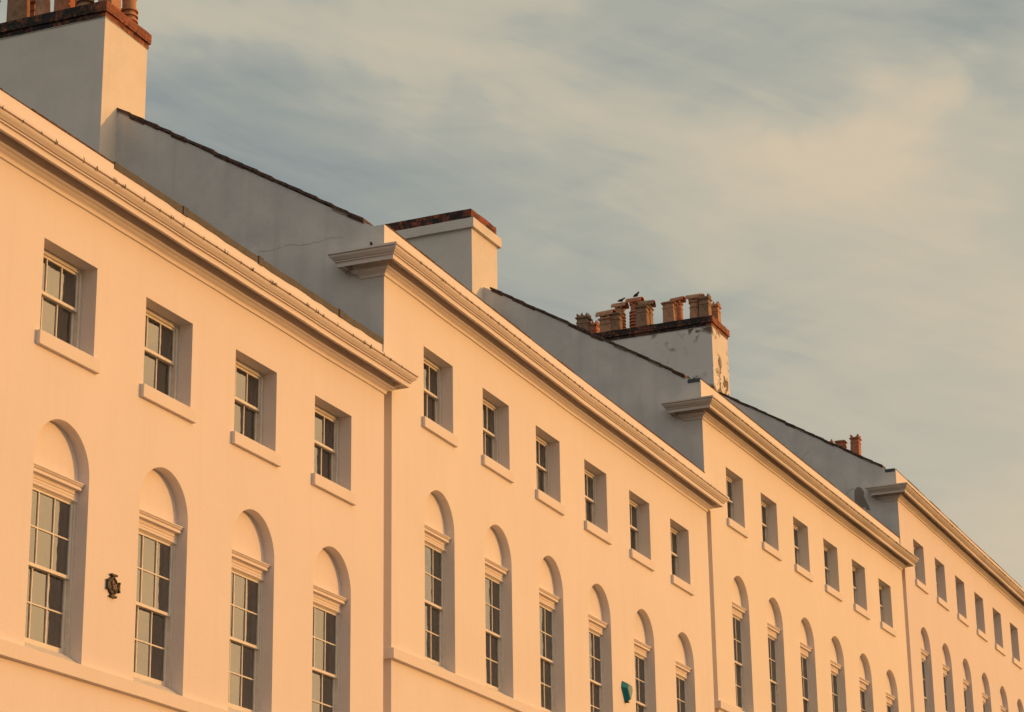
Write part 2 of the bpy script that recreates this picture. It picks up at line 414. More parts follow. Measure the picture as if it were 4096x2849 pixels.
# lead flashing hung over the top of the first parapet, with overlapping joints
def strip(root, H, u0, u1, z0, z1, name, mat, joints, seed):
    f, um = bend(H); rnd = random.Random(seed)
    m = MB(lambda a, v, z: f(a, v, z + B))
    n = int((u1 - u0) / .25)
    us = [u0 + (u1 - u0) * k / n for k in range(n + 1)]
    lo = [z0 + rnd.uniform(-.012, .008) for _ in us]; hi = [z1 + rnd.uniform(-.006, .006) for _ in us]
    for k in range(n):
        a, b = us[k], us[k+1]
        m.face([(a,-.012,lo[k]),(b,-.012,lo[k+1]),(b,-.012,hi[k+1]),(a,-.012,hi[k])])
        m.face([(a,-.012,hi[k]),(b,-.012,hi[k+1]),(b,.31,hi[k+1]+.01),(a,.31,hi[k]+.01)])
        m.face([(a,-.012,lo[k]),(b,-.012,lo[k+1]),(b,.01,lo[k+1]),(a,.01,lo[k])])
    m.face([(u0,-.012,lo[0]),(u0,.31,lo[0]),(u0,.31,hi[0]+.01),(u0,-.012,hi[0])])
    for j in joints:
        m.box(j, j + .13, -.024, .31, z0 - .01, z1 + .012, 1)
    return m.build(name, [mat, M['slate']], root)
strip(houses[1], HS[1], 1.435, 9.135, 1.445, 1.54, 'lead_flashing', M['lead'], [3.1, 5.15, 7.6], 5)
for h in (2, 3, 4):      # thin dark edge of roofing felt along the parapet tops
    H = HS[h]; f, um = bend(H); m = MB(lambda a, v, z, f=f: f(a, v, z + B)); rnd = random.Random(h)
    u = H['uL'] + (.0 if h > 2 else .1)
    while u < H['uR'] - .1:
        u2 = min(u + rnd.uniform(.5, 1.3), H['uR'] - .01); t = rnd.uniform(.008, .026); o = rnd.uniform(.004, .016)
        m.box(u, u2 - .004, -o, .30, H['par'] + .002, H['par'] + .004 + t, 0); u = u2
    m.build('parapet_edging', M['verge'], houses[h], merge=False)
m = MB(lambda a, v, z: bend(HS[1])[0](a, v, z + B)); rnd = random.Random(9); u = -6.0
while u < 1.4:
    u2 = min(u + rnd.uniform(.5, 1.2), 1.43); m.box(u, u2 - .003, -rnd.uniform(.004, .014), .3, 1.502, 1.506 + rnd.uniform(.006, .02)); u = u2
m.build('parapet_edging', M['verge'], houses[1], merge=False)
for h in (3, 4):         # blue-grey lead dressed over the end of the parapet
    H = HS[h]; m = MB(lambda a, v, z: (a, v, z + B))
    m.box(H['uL'] - .014, H['uL'] + .05, .02, .30, H['par'] - .055, H['par'] + .034)
    m.build('lead_capping', M['leadcap'], houses[h], bevel=.006)
# bare patch on the last gable
m = MB(lambda a, v, z: (a, v, z + B)); uu = HS[4]['uL']
def poly_patch(m, pts, u, t):
    a = [(u, v, z) for v, z in pts]; b = [(u - t, v + .004, z) for v, z in pts]
    m.face(b)
    for k in range(len(pts)):
        m.face([a[k], a[(k+1) % len(pts)], b[(k+1) % len(pts)], b[k]])
poly_patch(m, [(1.20,1.19),(1.12,1.27),(1.02,1.25),(.965,1.18),(.93,1.10),(.95,1.0),(.915,.90),(.88,.80),(.83,.70),(.79,.56),(.89,.59),(.93,.68),(1.01,.665),(1.10,.745),(1.21,.82),(1.215,1.0)], uu, .006)
m.build('bare_render_patch', M['patch'], houses[4])
def crack(h, pts, w):
    m = MB(lambda a, v, z: (a, v, z + B)); u = HS[h]['uL'] - .003; rnd = random.Random(h); P = []
    for p, q in zip(pts, pts[1:]):
        for k in range(4): P.append((p[0] + (q[0]-p[0])*k/4 + rnd.uniform(-.006, .006), p[1] + (q[1]-p[1])*k/4 + rnd.uniform(-.012, .012), w * rnd.uniform(.35, 1.1)))
    for a, b in zip(P, P[1:]): m.face([(u, a[0], a[1]-a[2]), (u, b[0], b[1]-b[2]), (u, b[0], b[1]+b[2]), (u, a[0], a[1]+a[2])])
    m.build('plaster_crack', M['patch'], houses[h])
crack(2, [(2.231,1.455),(1.979,1.443),(1.839,1.468),(1.718,1.478),(1.618,1.477),(1.518,1.449),(1.359,1.438),(1.141,1.45),(.924,1.485),(.628,1.452)], .0032)
crack(4, [(1.456,1.098),(1.38,1.17),(1.303,1.233),(1.166,1.24)], .009); crack(4, [(2.679,2.278),(2.6,2.375),(2.513,2.454),(2.421,2.5)], .007)

# ------------------------------------------------------------------ sash windows
def sash_mesh(u0, u1, v0, v1, z0, z1, top, bot, cols, rows, stile=.045, bar=.02):
    m = MB()
    m.box(u0, u0 + stile, v0, v1, z0, z1); m.box(u1 - stile, u1, v0, v1, z0, z1)
    a, b = u0 + stile, u1 - stile
    m.box(a, b, v0, v1, z1 - top, z1); m.box(a, b, v0, v1, z0, z0 + bot)
    bv0, bv1 = v0 + .004, v1 - .004
    for k in range(1, cols):
        x = a + (b - a) * k / cols; m.box(x - bar/2, x + bar/2, bv0, bv1, z0 + bot, z1 - top)
    for k in range(1, rows):
        z = z0 + bot + (z1 - top - z0 - bot) * k / rows; m.box(a, b, bv0 + .001, bv1 - .001, z - bar/2, z + bar/2)
    return m
def pane_mesh(u0, u1, v, z0, z1):
    c = ((u0 + u1) / 2, v, (z0 + z1) / 2); a, b = (u1 - u0) / 2, (z1 - z0) / 2
    m = MB(); m.face([(-a, 0, -b), (a, 0, -b), (a, 0, b), (-a, 0, b)]); m.c = c; return m
def curtain_mesh(u0, u1, v, z0, z1, folds, amp=.03):
    m = MB(); n = folds * 8
    pts = [(u0 + (u1 - u0) * k / n, v + amp * math.sin(k / 8 * 2 * math.pi) + amp * .4 * math.sin(k * .37)) for k in range(n + 1)]
    for p, q in zip(pts, pts[1:]): m.face([(p[0], p[1], z0), (q[0], q[1], z0), (q[0], q[1], z1), (p[0], p[1], z1)])
    return m

def make_square(sill, lift=0.0, left_back=0.0):
    """box frame + upper and lower sash + panes + sill; origin = left end of the head, z up to 0"""
    zb = sill - .02
    m = MB(); fj = .052
    for (a, b) in ((.002, fj), (W - fj, W - .002)):
        m.box(a, b, RV, .318, zb, -.002)
    m.box(fj, W - fj, RV, .318, -.05, -.002); m.box(fj, W - fj, RV + .01, .318, zb, zb + .05)
    m.box(fj, fj + .018, RV - .012, RV + .012, zb, -.05); m.box(W - fj - .018, W - fj, RV - .012, RV + .012, zb, -.05)
    m.box(fj, W - fj, RV - .012, RV + .012, -.066, -.05)
    o = m.build('sash_window', M['sash'], bevel=.004)
    meet = -.545
    u = sash_mesh(fj + .002, W - fj - .002, RV + .016, RV + .052, meet - .022, -.052, .045, .042, 3, 1).build('upper_sash', M['sash'], o, bevel=.003)
    l = sash_mesh(fj + .002, W - fj - .002, RV + .056, RV + .094, zb + .05, meet + .02, .042, .075, 3, 1).build('lower_sash', M['sash'], o, bevel=.003)
    q = pane_mesh(fj + .03, W - fj - .03, RV + .034, meet, -.07); q.build('pane', M['glass'], u, recalc=False, loc=q.c)
    q = pane_mesh(fj + .03, W - fj - .03, RV + .075, zb + .09, meet); q.build('pane', M['glass'], l, recalc=False, loc=q.c)
    s = MB(); s.box(-.07, 1.232, -.057, .20, sill - .178, sill - .004)
    # weathered top: slight fall to the front
    s.build('sill', M['trim'], o, bevel=.006)
    return o
def make_arched(zs, bot):
    """moulded head, box frame and sashes filling the arched recess under its spring line"""
    m = MB(); a0, a1 = .02, 1.18; ze = zs - .272; fj = .04; zb = bot + .03
    for (a, b) in ((a0 + .002, a0 + fj), (a1 - fj, a1 - .002)): m.box(a, b, FRV, .318, zb, ze)
    m.box(a0 + fj, a1 - fj, FRV, .318, ze - .014, ze - .002)
    # sloping sub-sill
    m.face([(a0 + .002, .03, bot + .012), (a1 - .002, .03, bot + .012), (a1 - .002, FRV + .02, zb + .10), (a0 + .002, FRV + .02, zb + .10)])
    m.box(a0 + fj, a1 - fj, FRV + .02, .318, zb, zb + .10)
    o = m.build('arched_window', M['sash'], bevel=.003)
    # moulded head under the blank arch: fascia boards and a small cornice with returned ends
    hd = MB(); z = zs
    prof = [(0, -.288), (.016, -.288), (.016, -.256), (.002, -.254), (.002, -.244), (.014, -.243), (.014, -.208), (.004, -.206), (.004, -.198), (.018, -.197), (.018, -.158), (.024, -.150), (.026, -.140),
            (.078, -.138), (.078, -.100), (.070, -.098), (.070, -.090), (.082, -.086), (.094, -.074), (.098, -.062), (.088, -.061), (.088, -.054), (.104, -.053), (.104, -.036), (0, -.020)]
    prof = [(p, -.045 + (dz + .020) * .82) for p, dz in prof]
    rows = []
    el, er = .085, 1.075; yb = .176
    for p, dz in prof:
        rows.append([(el - p, TYM, z + dz), (el - p, yb - .02 - p - .0, z + dz), (er + p, yb - .02 - p, z + dz), (er + p, TYM, z + dz)])
    # the frieze itself stands just proud of the tympanum
    for ra, rb in zip(rows, rows[1:]):
        for k in range(3): hd.face([ra[k], ra[k+1], rb[k+1], rb[k]])
    hd.face(rows[0])
    hd.build('window_head', M['trim'], o)
    ts, bs = ze - .013, zb + .10; meet = (ts + bs) / 2 + .005
    u = sash_mesh(a0 + fj + .002, a1 - fj - .002, FRV + .016, FRV + .05, meet - .02, ts, .032, .04, 3, 2).build('upper_sash', M['sash'], o, bevel=.003)
    l = sash_mesh(a0 + fj + .002, a1 - fj - .002, FRV + .054, FRV + .092, bs, meet + .018, .04, .07, 3, 2).build('lower_sash', M['sash'], o, bevel=.003)
    q = pane_mesh(a0 + fj + .03, a1 - fj - .03, FRV + .034, meet, ts - .02); q.build('pane', M['glass'], u, recalc=False, loc=q.c)
    q = pane_mesh(a0 + fj + .03, a1 - fj - .03, FRV + .074, bs + .04, meet); q.build('pane', M['glass'], l, recalc=False, loc=q.c)
    return o
cur = random.Random(3)
net = curtain_mesh(.06, 1.1, .46, -1.2, -.06, 9, .02)
dra = curtain_mesh(.78, 1.2, .47, -1.25, .1, 5, .035)
dra2 = curtain_mesh(.0, .34, .47, -1.25, .1, 4, .035)
for h, H in HS.items():
    protoS = make_square(H['sill']); zs = H['apex'] - .58
    protoA = make_arched(zs, H['strg'])
    first = True
    for i in range(H['n0'], H['n1']):
        p, rz = pos(H, i * H['s'] + (0.0001 if i else 0), 0, B)
        for proto, kind in ((protoS, 's'), (protoA, 'a')):
            o = proto if first else copy_tree(proto)
            o.parent = houses[h]; o.location = p; o.rotation_euler = (0, 0, rz)
        first = False
    # curtains in some rooms: sub-parts of their windows
    for o in [c for c in houses[h].children if c.name.startswith('sash_window') or c.name.startswith('arched_window')]:
        sq = o.name.startswith('sash'); zt = 0 if sq else zs - .272; zb_ = H['sill'] if sq else H['strg']
        x = cur.random()
        if h == 1 and sq and abs(o.location.x) < .01: x = 0
        if x < .16: curtain_mesh(.06, 1.12, .46, zb_ + .02, zt - .03, 10, .018).build('curtain', M['net'], o)
        elif x < .6:
            curtain_mesh(.80, 1.3, .5, zb_ - .1, zt + .05, 5, .035).build('curtain', M['curtain'], o)
            if x < .4: curtain_mesh(-.1, .3, .5, zb_ - .1, zt + .05, 4, .035).build('curtain', M['curtain'], o)
        elif x < .72: 
            b = MB(); b.box(.06, 1.1, .40, .405, zt - (zt - zb_) * cur.uniform(.25, .5), zt); b.build('roller_blind', M['net'], o)

for o in list(C.objects):            # no two old panes sit quite true
    if o.name.startswith('pane'): o.rotation_euler = (cur.uniform(-.004, .004), 0, cur.uniform(-.005, .005))
# ------------------------------------------------------------------ chimney stacks and pots
def sq_ring(cx, cy, r, z, rot=0):
    return [(cx + sx * r, cy + sy * r, z) for sx, sy in ((-1,-1),(1,-1),(1,1),(-1,1))]
def circ(cx, cy, r, z, n=20):
    return [(cx + r * math.cos(2*math.pi*k/n), cy + r * math.sin(2*math.pi*k/n), z) for k in range(n)]
def hood(m, z, r, ln, n=10, mat=0):
    """half-round ridge tile lying along y, open at both ends"""
    t = .018
    for (ra, flip) in ((r, 0), (r - t, 1)):
        for k in range(n):
            a0, a1 = math.pi * k / n, math.pi * (k + 1) / n
            m.face([(ra*math.cos(a0), -ln/2, z + ra*math.sin(a0)), (ra*math.cos(a1), -ln/2, z + ra*math.sin(a1)), (ra*math.cos(a1), ln/2, z + ra*math.sin(a1)), (ra*math.cos(a0), ln/2, z + ra*math.sin(a0))], mat)
    for y in (-ln/2, ln/2):
        for k in range(n):
            a0, a1 = math.pi * k / n, math.pi * (k + 1) / n
            m.face([(r*math.cos(a0), y, z + r*math.sin(a0)), (r*math.cos(a1), y, z + r*math.sin(a1)), ((r-t)*math.cos(a1), y, z + (r-t)*math.sin(a1)), ((r-t)*math.cos(a0), y, z + (r-t)*math.sin(a0))], mat)
    for sx in (-1, 1):
        x0, x1 = sorted((sx * r, sx * (r - t))); m.face([(x0,-ln/2,z),(x1,-ln/2,z),(x1,ln/2,z),(x0,ln/2,z)], mat)
def pot(kind, h, w, mat):
    m = MB(); r = w / 2
    ring = sq_ring if kind.startswith('sq') else circ
    top = h - (.11 if 'crown' in kind else (.17 if 'hood' in kind else 0))
    prof = [(r * 1.10, -.03), (r * 1.10, .035), (r * 1.02, .05)]
    if 'louver' in kind:
        prof = [(r * 1.1, -.03), (r * 1.1, .10)]; z = .12
        while z < top - .22:
            prof += [(r * .86, z), (r * .86, z + .035), (r * 1.16, z + .04), (r * 1.08, z + .085)]; z += .1
        prof += [(r * .88, z), (r * .88, top - .02), (r * .98, top)]
    else:
        prof += [(r * .94, top - .22), (r * 1.04, top - .215), (r * 1.04, top - .185), (r * .93, top - .18), (r * .92, top - .07), (r * 1.16, top - .06), (r * 1.18, top - .03), (r * .96, top - .022), (r * .95, top)]
    rings = [ring(0, 0, a, z) for a, z in prof]
    rings += [ring(0, 0, r * .72, top), ring(0, 0, r * .66, top - .35)]
    m.ring_loft(rings)
    if 'crown' in kind:    # castellated top: pointed teeth on every side
        n = 4
        for s in range(4):
            ang = s * math.pi / 2; ca, sa = math.cos(ang), math.sin(ang)
            def T(x, y, z): return (x * ca - y * sa, x * sa + y * ca, z)
            rr = r * .95; t = .03
            if 'round' in kind: teeth = [[(-rr, 0), (-rr * .55, .105), (-rr*.97, .11)], ]
            prof2 = [(-rr, -.004), (-rr, .095), (-rr * .82, .10), (-rr * .35, .015), (0, .0), (rr * .35, .015), (rr * .82, .10), (rr, .095), (rr, -.004)]
            if 'point' in kind: prof2 = [(-rr, -.004), (-rr, .08), (-rr * .9, .10), (-rr * .55, .01), (-rr * .3, .03), (0, .12), (rr * .3, .03), (rr * .55, .01), (rr * .9, .10), (rr, .08), (rr, -.004)]
            a_ = [T(x, -rr - .001, top + z) for x, z in prof2]; b_ = [T(x * .9, -rr + t, top + z) for x, z in prof2]
            m.face(a_); m.face(b_)
            for k in range(len(prof2) - 1): m.face([a_[k], a_[k+1], b_[k+1], b_[k]])
    if 'hood' in kind:
        hr = r * 1.12
        for sx in (-1, 1):
            for sy in (-1, 1):
                x0, x1 = sorted((sx * r * .62, sx * r * .92)); y0, y1 = sorted((sy * r * .35, sy * r * .8))
                m.box(x0, x1, y0, y1, top - .01, top + .075)
        hood(m, top + .045, hr, w * 1.55)
    return m
def put_pot(stack, kind, h, w, mat, u, v, z, rz=0):
    o = pot(kind, h, w, mat).build('chimney_pot', M[mat], stack, smooth=False, loc=(u, v, z), merge=True)
    o.rotation_euler = (random.uniform(-.035, .035), random.uniform(-.035, .035), rz + random.uniform(-.08, .08))
    if not kind.startswith('sq'):
        for p in o.data.polygons: p.use_smooth = True
        mo = o.modifiers.new('split', 'EDGE_SPLIT'); mo.split_angle = .6
    return o

def stack_body(root, u0, u1, v0, v1, z0, z1, mat):
    m = MB(lambda a, v, z: (a, v, z + B)); m.box(u0, u1, v0, v1, z0, z1)
    return m.build('chimney_stack', mat, root, bevel=.008)
def cap_band(st, u0, u1, v0, v1, z0, z1, g, mat, name, rough=0, seed=0):
    """a course round the head of a stack; rough > 0 knocks the arrises about"""
    rnd = random.Random(seed); m = MB(lambda a, v, z: (a, v, z + B))
    a0, a1, b0, b1 = u0 - g, u1 + g, v0 - g, v1 + g
    def loop(z):
        pts = []
        for k in range(9): pts.append((a0 + (a1-a0)*k/8, b0))
        for k in range(1, 33): pts.append((a1, b0 + (b1-b0)*k/32))
        for k in range(1, 9): pts.append((a1 - (a1-a0)*k/8, b1))
        for k in range(1, 32): pts.append((a0, b1 - (b1-b0)*k/32))
        return [(x + rnd.uniform(-rough, rough), y + rnd.uniform(-rough, rough), z + rnd.uniform(-rough, rough)) for x, y in pts]
    m.ring_loft([loop(z0), loop(z0 + (z1 - z0) * .5), loop(z1)])
    return m.build(name, mat, st, bevel=0)

# stack on the first party wall (belongs to the second house): big pots cut by the frame
s1 = stack_body(houses[2], -1.985, -.605, 4.98, 11.5, .9, 6.02, M['stack'])
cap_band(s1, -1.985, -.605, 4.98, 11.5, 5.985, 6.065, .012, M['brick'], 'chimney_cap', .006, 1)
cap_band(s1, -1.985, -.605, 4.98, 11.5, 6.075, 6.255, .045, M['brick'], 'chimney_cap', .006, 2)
cap_band(s1, -1.985, -.605, 4.98, 11.5, 5.962, 5.984, .006, M['mortar'], 'mortar_fillet', .004, 3)
for kind, hh, w, mat, u, v in [('roundhood', 1.15, .40, 'potdark', -1.62, 6.98), ('round', .95, .26, 'pot', -1.62, 6.48), ('sqcrown', .9, .26, 'potred', -1.62, 6.04), ('louver', 1.0, .28, 'potdark', -1.62, 5.62),
                               ('sqhood', 1.2, .28, 'pot', -1.55, 5.19), ('louver', .62, .28, 'pot', -.86, 5.22), ('roundhood', 1.0, .4, 'pot', -.9, 6.3), ('sqcrown', 1.0, .4, 'potred', -.9, 7.2), ('sqcrown', .95, .4, 'pot', -1.6, 7.75)]:
    put_pot(s1, kind, hh, w, mat, u, v, 6.255 + B)
# second stack: no pots, white band, blackened red brick top
s2 = stack_body(houses[3], -2.04, -.632, 5.2, 10.5, .9, 5.89, M['stack'])
cap_band(s2, -2.04, -.632, 5.2, 10.5, 5.872, 6.10, .082, M['stack'], 'chimney_band', .003, 4)
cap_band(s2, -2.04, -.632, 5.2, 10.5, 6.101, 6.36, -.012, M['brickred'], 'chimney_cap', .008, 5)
# third stack: peeling, crowded with pots
s3 = stack_body(houses[4], -1.94, -.49, 5.03, 11.0, .9, 6.55, M['stack_worn'])
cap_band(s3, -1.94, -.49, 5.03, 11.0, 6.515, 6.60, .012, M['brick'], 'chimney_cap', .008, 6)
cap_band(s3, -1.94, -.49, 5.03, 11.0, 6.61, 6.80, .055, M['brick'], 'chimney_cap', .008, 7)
cap_band(s3, -1.94, -.49, 5.03, 11.0, 6.49, 6.514, .006, M['mortar'], 'mortar_fillet', .004, 8)
zc = 6.80 + B
P3 = [('sqpointcrown', .76, .36, 'potdark', -1.68, 9.12), ('sqpointcrown', .80, .27, 'potred', -.85, 9.12), ('sqhood', .68, .36, 'pot', -1.68, 8.36), ('sqlow', .62, .34, 'potdark', -1.66, 8.12),
      ('roundlouverhood', 1.22, .30, 'pot', -.85, 8.26), ('roundlouverhood', 1.30, .32, 'potred', -.85, 7.80), ('sqrim', .70, .34, 'potdark', -1.68, 7.24), ('sqhood', 1.13, .31, 'potdark', -.88, 7.40),
      ('sqrim', .70, .34, 'pot', -1.68, 6.38), ('roundhood', 1.12, .27, 'potred', -.86, 6.38), ('roundhood', .80, .31, 'pot', -1.66, 5.62), ('sqpointcrown', .78, .30, 'potdark', -1.66, 5.30), ('sqpointcrown', .80, .27, 'pot', -.86, 5.26)]
for kind, hh, w, mat, u, v in P3: put_pot(s3, kind, hh, w, mat, u, v, zc)
# far stack at the last house's right end
s4 = stack_body(houses[4], 13.2, 14.5, 4.75, 10.0, .9, 6.0, M['stack'])
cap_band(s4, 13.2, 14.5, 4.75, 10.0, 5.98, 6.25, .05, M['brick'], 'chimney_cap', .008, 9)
for kind, hh, w, mat, u, v in [('sqcrown', 1.12, .31, 'potred', 13.55, 5.10), ('sqrim', .95, .33, 'potred', 13.55, 5.60), ('sqcrown', 1.07, .24, 'potred', 13.55, 6.02)]:
    put_pot(s4, kind, hh, w, mat, u, v, 6.25 + B)

# ------------------------------------------------------------------ bird spikes and tufts along the lip of the cornices
def spikes(h, u0, u1, n, cl, hmin, hmax, seed):
    H = HS[h]; f, um = bend(H); rnd = random.Random(seed); m = MB(lambda a, v, z: f(a, v, z + B)); z = 1.026 + H['cz']
    for k in range(n):
        u = u0 + (u1 - u0) * (k + rnd.uniform(-.4, .4)) / n
        for c in range(rnd.randint(1, cl)):
            uu = u + rnd.uniform(-.05, .05); hh = rnd.uniform(hmin, hmax); dn = rnd.uniform(.01, .035)
            dx = rnd.uniform(-.02, .02); w = rnd.uniform(.003, .006)
            b_ = [(uu - w, -.400, z - dn), (uu + w, -.400, z - dn), (uu, -.392, z - dn)]
            c_ = [(uu - w, -.409, z + .01), (uu + w, -.409, z + .01), (uu, -.398, z + .01)]
            t_ = [(uu + dx - w * .4, -.407, z + hh), (uu + dx + w * .4, -.407, z + hh), (uu + dx, -.402, z + hh)]
            m.ring_loft([b_, c_, t_])
    o = m.build('bird_spikes', M['spike'], houses[h], merge=False); o['kind'] = 'stuff'
m = MB(lambda a, v, z: (a, v, z + B)); m.box(HS[2]['uL'] - .05, HS[2]['uL'] - .002, .20, .215, 1.25, 1.265); m.box(HS[2]['uL'] - .055, HS[2]['uL'] - .04, .19, .222, 1.225, 1.28)
m.build('wall_hook', M['spike'], houses[2])
spikes(1, -1.4, 9.4, 30, 3, .012, .045, 1); spikes(2, -1.0, 14.6, 60, 2, .004, .022, 5)
spikes(3, -1.2, 14.6, 100, 2, .004, .022, 6); spikes(4, -1.2, 14.8, 80, 2, .004, .022, 7)

# ------------------------------------------------------------------ things fixed to the fronts
def on_front(h, u, v, z):
    H = HS[h]; p, rz = pos(H, u, v, z + B)
    ca, sa = math.cos(-H['a']), math.sin(-H['a']); ox, oy, oz = H['o']
    return (ox + p[0]*ca - p[1]*sa, oy + p[0]*sa + p[1]*ca, oz + Z0 - B + p[2]), -H['a'] + rz
# round cast-iron mark with four scrolled lugs and a raised emblem
loc, rz = on_front(1, 1.765, 0, -3.90)
mk = empty('wall_mark', loc, rz); tag(mk, 'small dark ornamental iron plaque with scrolled lugs between two arched windows', 'plaque')
m = MB(); n = 96
def outline(t):
    r = .108
    for c0 in (0, .5, 1, 1.5):
        d = (t - c0 * math.pi + math.pi) % (2*math.pi) - math.pi
        if abs(d) < .24: r += .014
    return r
def ringpts(sc, y): return [(sc * outline(2*math.pi*k/n) * math.cos(2*math.pi*k/n), y, sc * 1.08 * outline(2*math.pi*k/n) * math.sin(2*math.pi*k/n)) for k in range(n)]
m.ring_loft([ringpts(1, 0.004), ringpts(1, -.018), ringpts(.88, -.03), ringpts(.76, -.03), ringpts(.70, -.016)])
m.build('backplate', M['iron'], mk)
for k in range(4):
    m = MB(); a = k * math.pi / 2; q, r_ = (.050, .013) if k % 2 else (.013, .052)
    cx, cz_ = .122 * math.cos(a), .132 * math.sin(a)
    m.box(cx - q, cx + q, -.036, -.004, cz_ - r_, cz_ + r_)
    for e in (-1, 1): m.box(cx + (e * q if k % 2 else 0) - .012, cx + (e * q if k % 2 else 0) + .012, -.042, -.004, cz_ + (0 if k % 2 else e * r_) - .012, cz_ + (0 if k % 2 else e * r_) + .012)
    m.build('lug', M['iron'], mk)
m = MB(); rnd = random.Random(2)
for k in range(15):     # relief: crest-like lumps
    t = rnd.uniform(0, 2*math.pi); rr = rnd.uniform(0, .062); cx, cz_ = rr*math.cos(t)*.8 + .01, rr*math.sin(t)*1.1 - .012; s_ = rnd.uniform(.010, .022)
    m.ring_loft([[(cx + s_*q*math.cos(2*math.pi*j/8), y, cz_ + 1.3*s_*q*math.sin(2*math.pi*j/8)) for j in range(8)] for q, y in ((1, -.014), (.9, -.028), (.45, -.038))])
m.build('emblem', M['irongilt'], mk)
# alarm box
loc, rz = on_front(2, 3 * HS[2]['s'] + 1.84, 0, -4.07)
ab = empty('alarm_box', loc, rz); tag(ab, 'teal six-sided burglar alarm box on the wall between two arched windows', 'alarm box')
bk = [(-.155, .166), (.155, .166), (.205, .05), (.055, -.20), (-.045, -.20), (-.208, .05)]
m = MB()
r0 = [(x, .003, z) for x, z in bk]; r1 = [(x, -.02, z) for x, z in bk]
fr = [(x * .66 + .012, -.105, z * .70 - .012) for x, z in bk]
m.ring_loft([r0, r1, fr]); m.build('housing', M['teal'], ab, bevel=.004)
m = MB(); lab = [(x * .60 + .012, -.1065, z * .62 - .010) for x, z in bk]; lab2 = [(x, -.109, z) for x, _, z in lab]
m.ring_loft([lab, lab2]); m.build('front_label', M['tealpale'], ab)
m = MB(); m.box(-.035, .045, -.07, -.01, -.222, -.196); m.build('strobe', M['spike'], ab, bevel=.004)

# ------------------------------------------------------------------ two birds on the chimney hoods
def bird(loc, rz, label):
    m = MB()
    spine = [(-.105, .0, -.012, .004, .014), (-.07, 0, -.006, .010, .018), (-.045, 0, .004, .026, .026), (-.01, 0, .012, .038, .040), (.025, 0, .026, .036, .040), (.048, 0, .046, .024, .026), (.062, 0, .066, .025, .026), (.080, 0, .070, .020, .019), (.092, 0, .066, .008, .008), (.112, 0, .061, .002, .002)]
    rings = [[(x, ry * math.cos(2*math.pi*k/12), z + rz_ * math.sin(2*math.pi*k/12)) for k in range(12)] for x, _, z, ry, rz_ in spine]
    m.ring_loft(rings)
    for sy in (-1, 1):      # folded wings, legs and toes
        w = [[(x, sy * (y + t), z + hz) for t, hz in ((0, h_), (.006, 0), (0, -h_))] for x, y, z, h_ in ((-.10, .012, 0, .008), (-.05, .028, .008, .020), (0, .038, .016, .026), (.035, .034, .026, .012))]
        m.ring_loft(w)
        m.ring_loft([[(.004 + q * math.cos(2*math.pi*k/6), sy * .014 + q * math.sin(2*math.pi*k/6), z) for k in range(6)] for q, z in ((.005, -.02), (.0035, -.062))])
        for dx in (.028, -.014): m.box(min(.004, .004 + dx), max(.004, .004 + dx), sy * .014 - .002, sy * .014 + .002, -.064, -.060)
    o = m.build('bird', M['feather'], smooth=True, merge=False); o.location = loc; o.rotation_euler = (0, 0, rz); o.scale = (1.15, 1.25, 1.2)
    tag(o, label, 'bird', 'birds perched on the chimney')
    return o
def top_at(h, u, v, z): 
    p, rz = on_front(h, u, v, z); return p
zb1 = 6.80 + 1.22 - .17 + .045 + .30/2 * 1.12; zb2 = 6.80 + 1.30 - .17 + .045 + .32/2 * 1.12
bird(top_at(4, -.85, 8.20, zb1 + .062), -1.2, 'small dark bird on the left hooded pot, lower of the pair')
bird(top_at(4, -.85, 7.72, zb2 + .062), -1.9, 'small dark bird on the right hooded pot, higher of the pair')

# ------------------------------------------------------------------ ground, road and pavements on the slope
def zg(x): return max(-2.0, min(11.5, .135 * (x + 22.4)))
xs = [-2000, -400, -120, -60] + [-40 + 4 * k for k in range(40)] + [160, 400, 2000]
def sheet(name, y0, y1, dz, mat, kind='structure', thick=0):
    m = MB()
    for a, b in zip(xs, xs[1:]):
        m.face([(a, y0, zg(a) + dz), (b, y0, zg(b) + dz), (b, y1, zg(b) + dz), (a, y1, zg(a) + dz)])
        if thick:
            for y in (y0, y1): m.face([(a, y, zg(a) + dz), (b, y, zg(b) + dz), (b, y, zg(b) + dz - thick), (a, y, zg(a) + dz - thick)])
    o = m.build(name, mat); o['kind'] = kind; return o
sheet('ground', -2000, 2000, 0, M['grass'])
sheet('road', -13.5, -5.0, .004, M['asphalt'])
sheet('pavement', -5.0, .5, .13, M['paving'], thick=.13)
sheet('pavement', -17.5, -13.5, .13, M['paving'], thick=.13)
m = MB()
for k in range(30):
    x = -40 + 5 * k
    m.face([(x, -9.3, zg(x) + .008), (x + 2.4, -9.3, zg(x + 2.4) + .008), (x + 2.4, -9.2, zg(x + 2.4) + .008), (x, -9.2, zg(x) + .008)])
o = m.build('road_markings', simple('road_paint', (.7, .68, .62), .7, .15, 20)); o['kind'] = 'structure'

# ------------------------------------------------------------------ light: low sun from the right of the fronts, thin cloud
S = Vector((.65, -1.0, .125)).normalized()
elev = math.asin(S.z); 
sun = bpy.data.lights.new('sun', 'SUN'); sun.energy = 2.15; sun.angle = math.radians(.9); sun.color = (1.0, .445, .10)
so = bpy.data.objects.new('sun', sun); C.objects.link(so); so.rotation_euler = S.to_track_quat('Z', 'Y').to_euler(); so.location = (30, -40, 40)

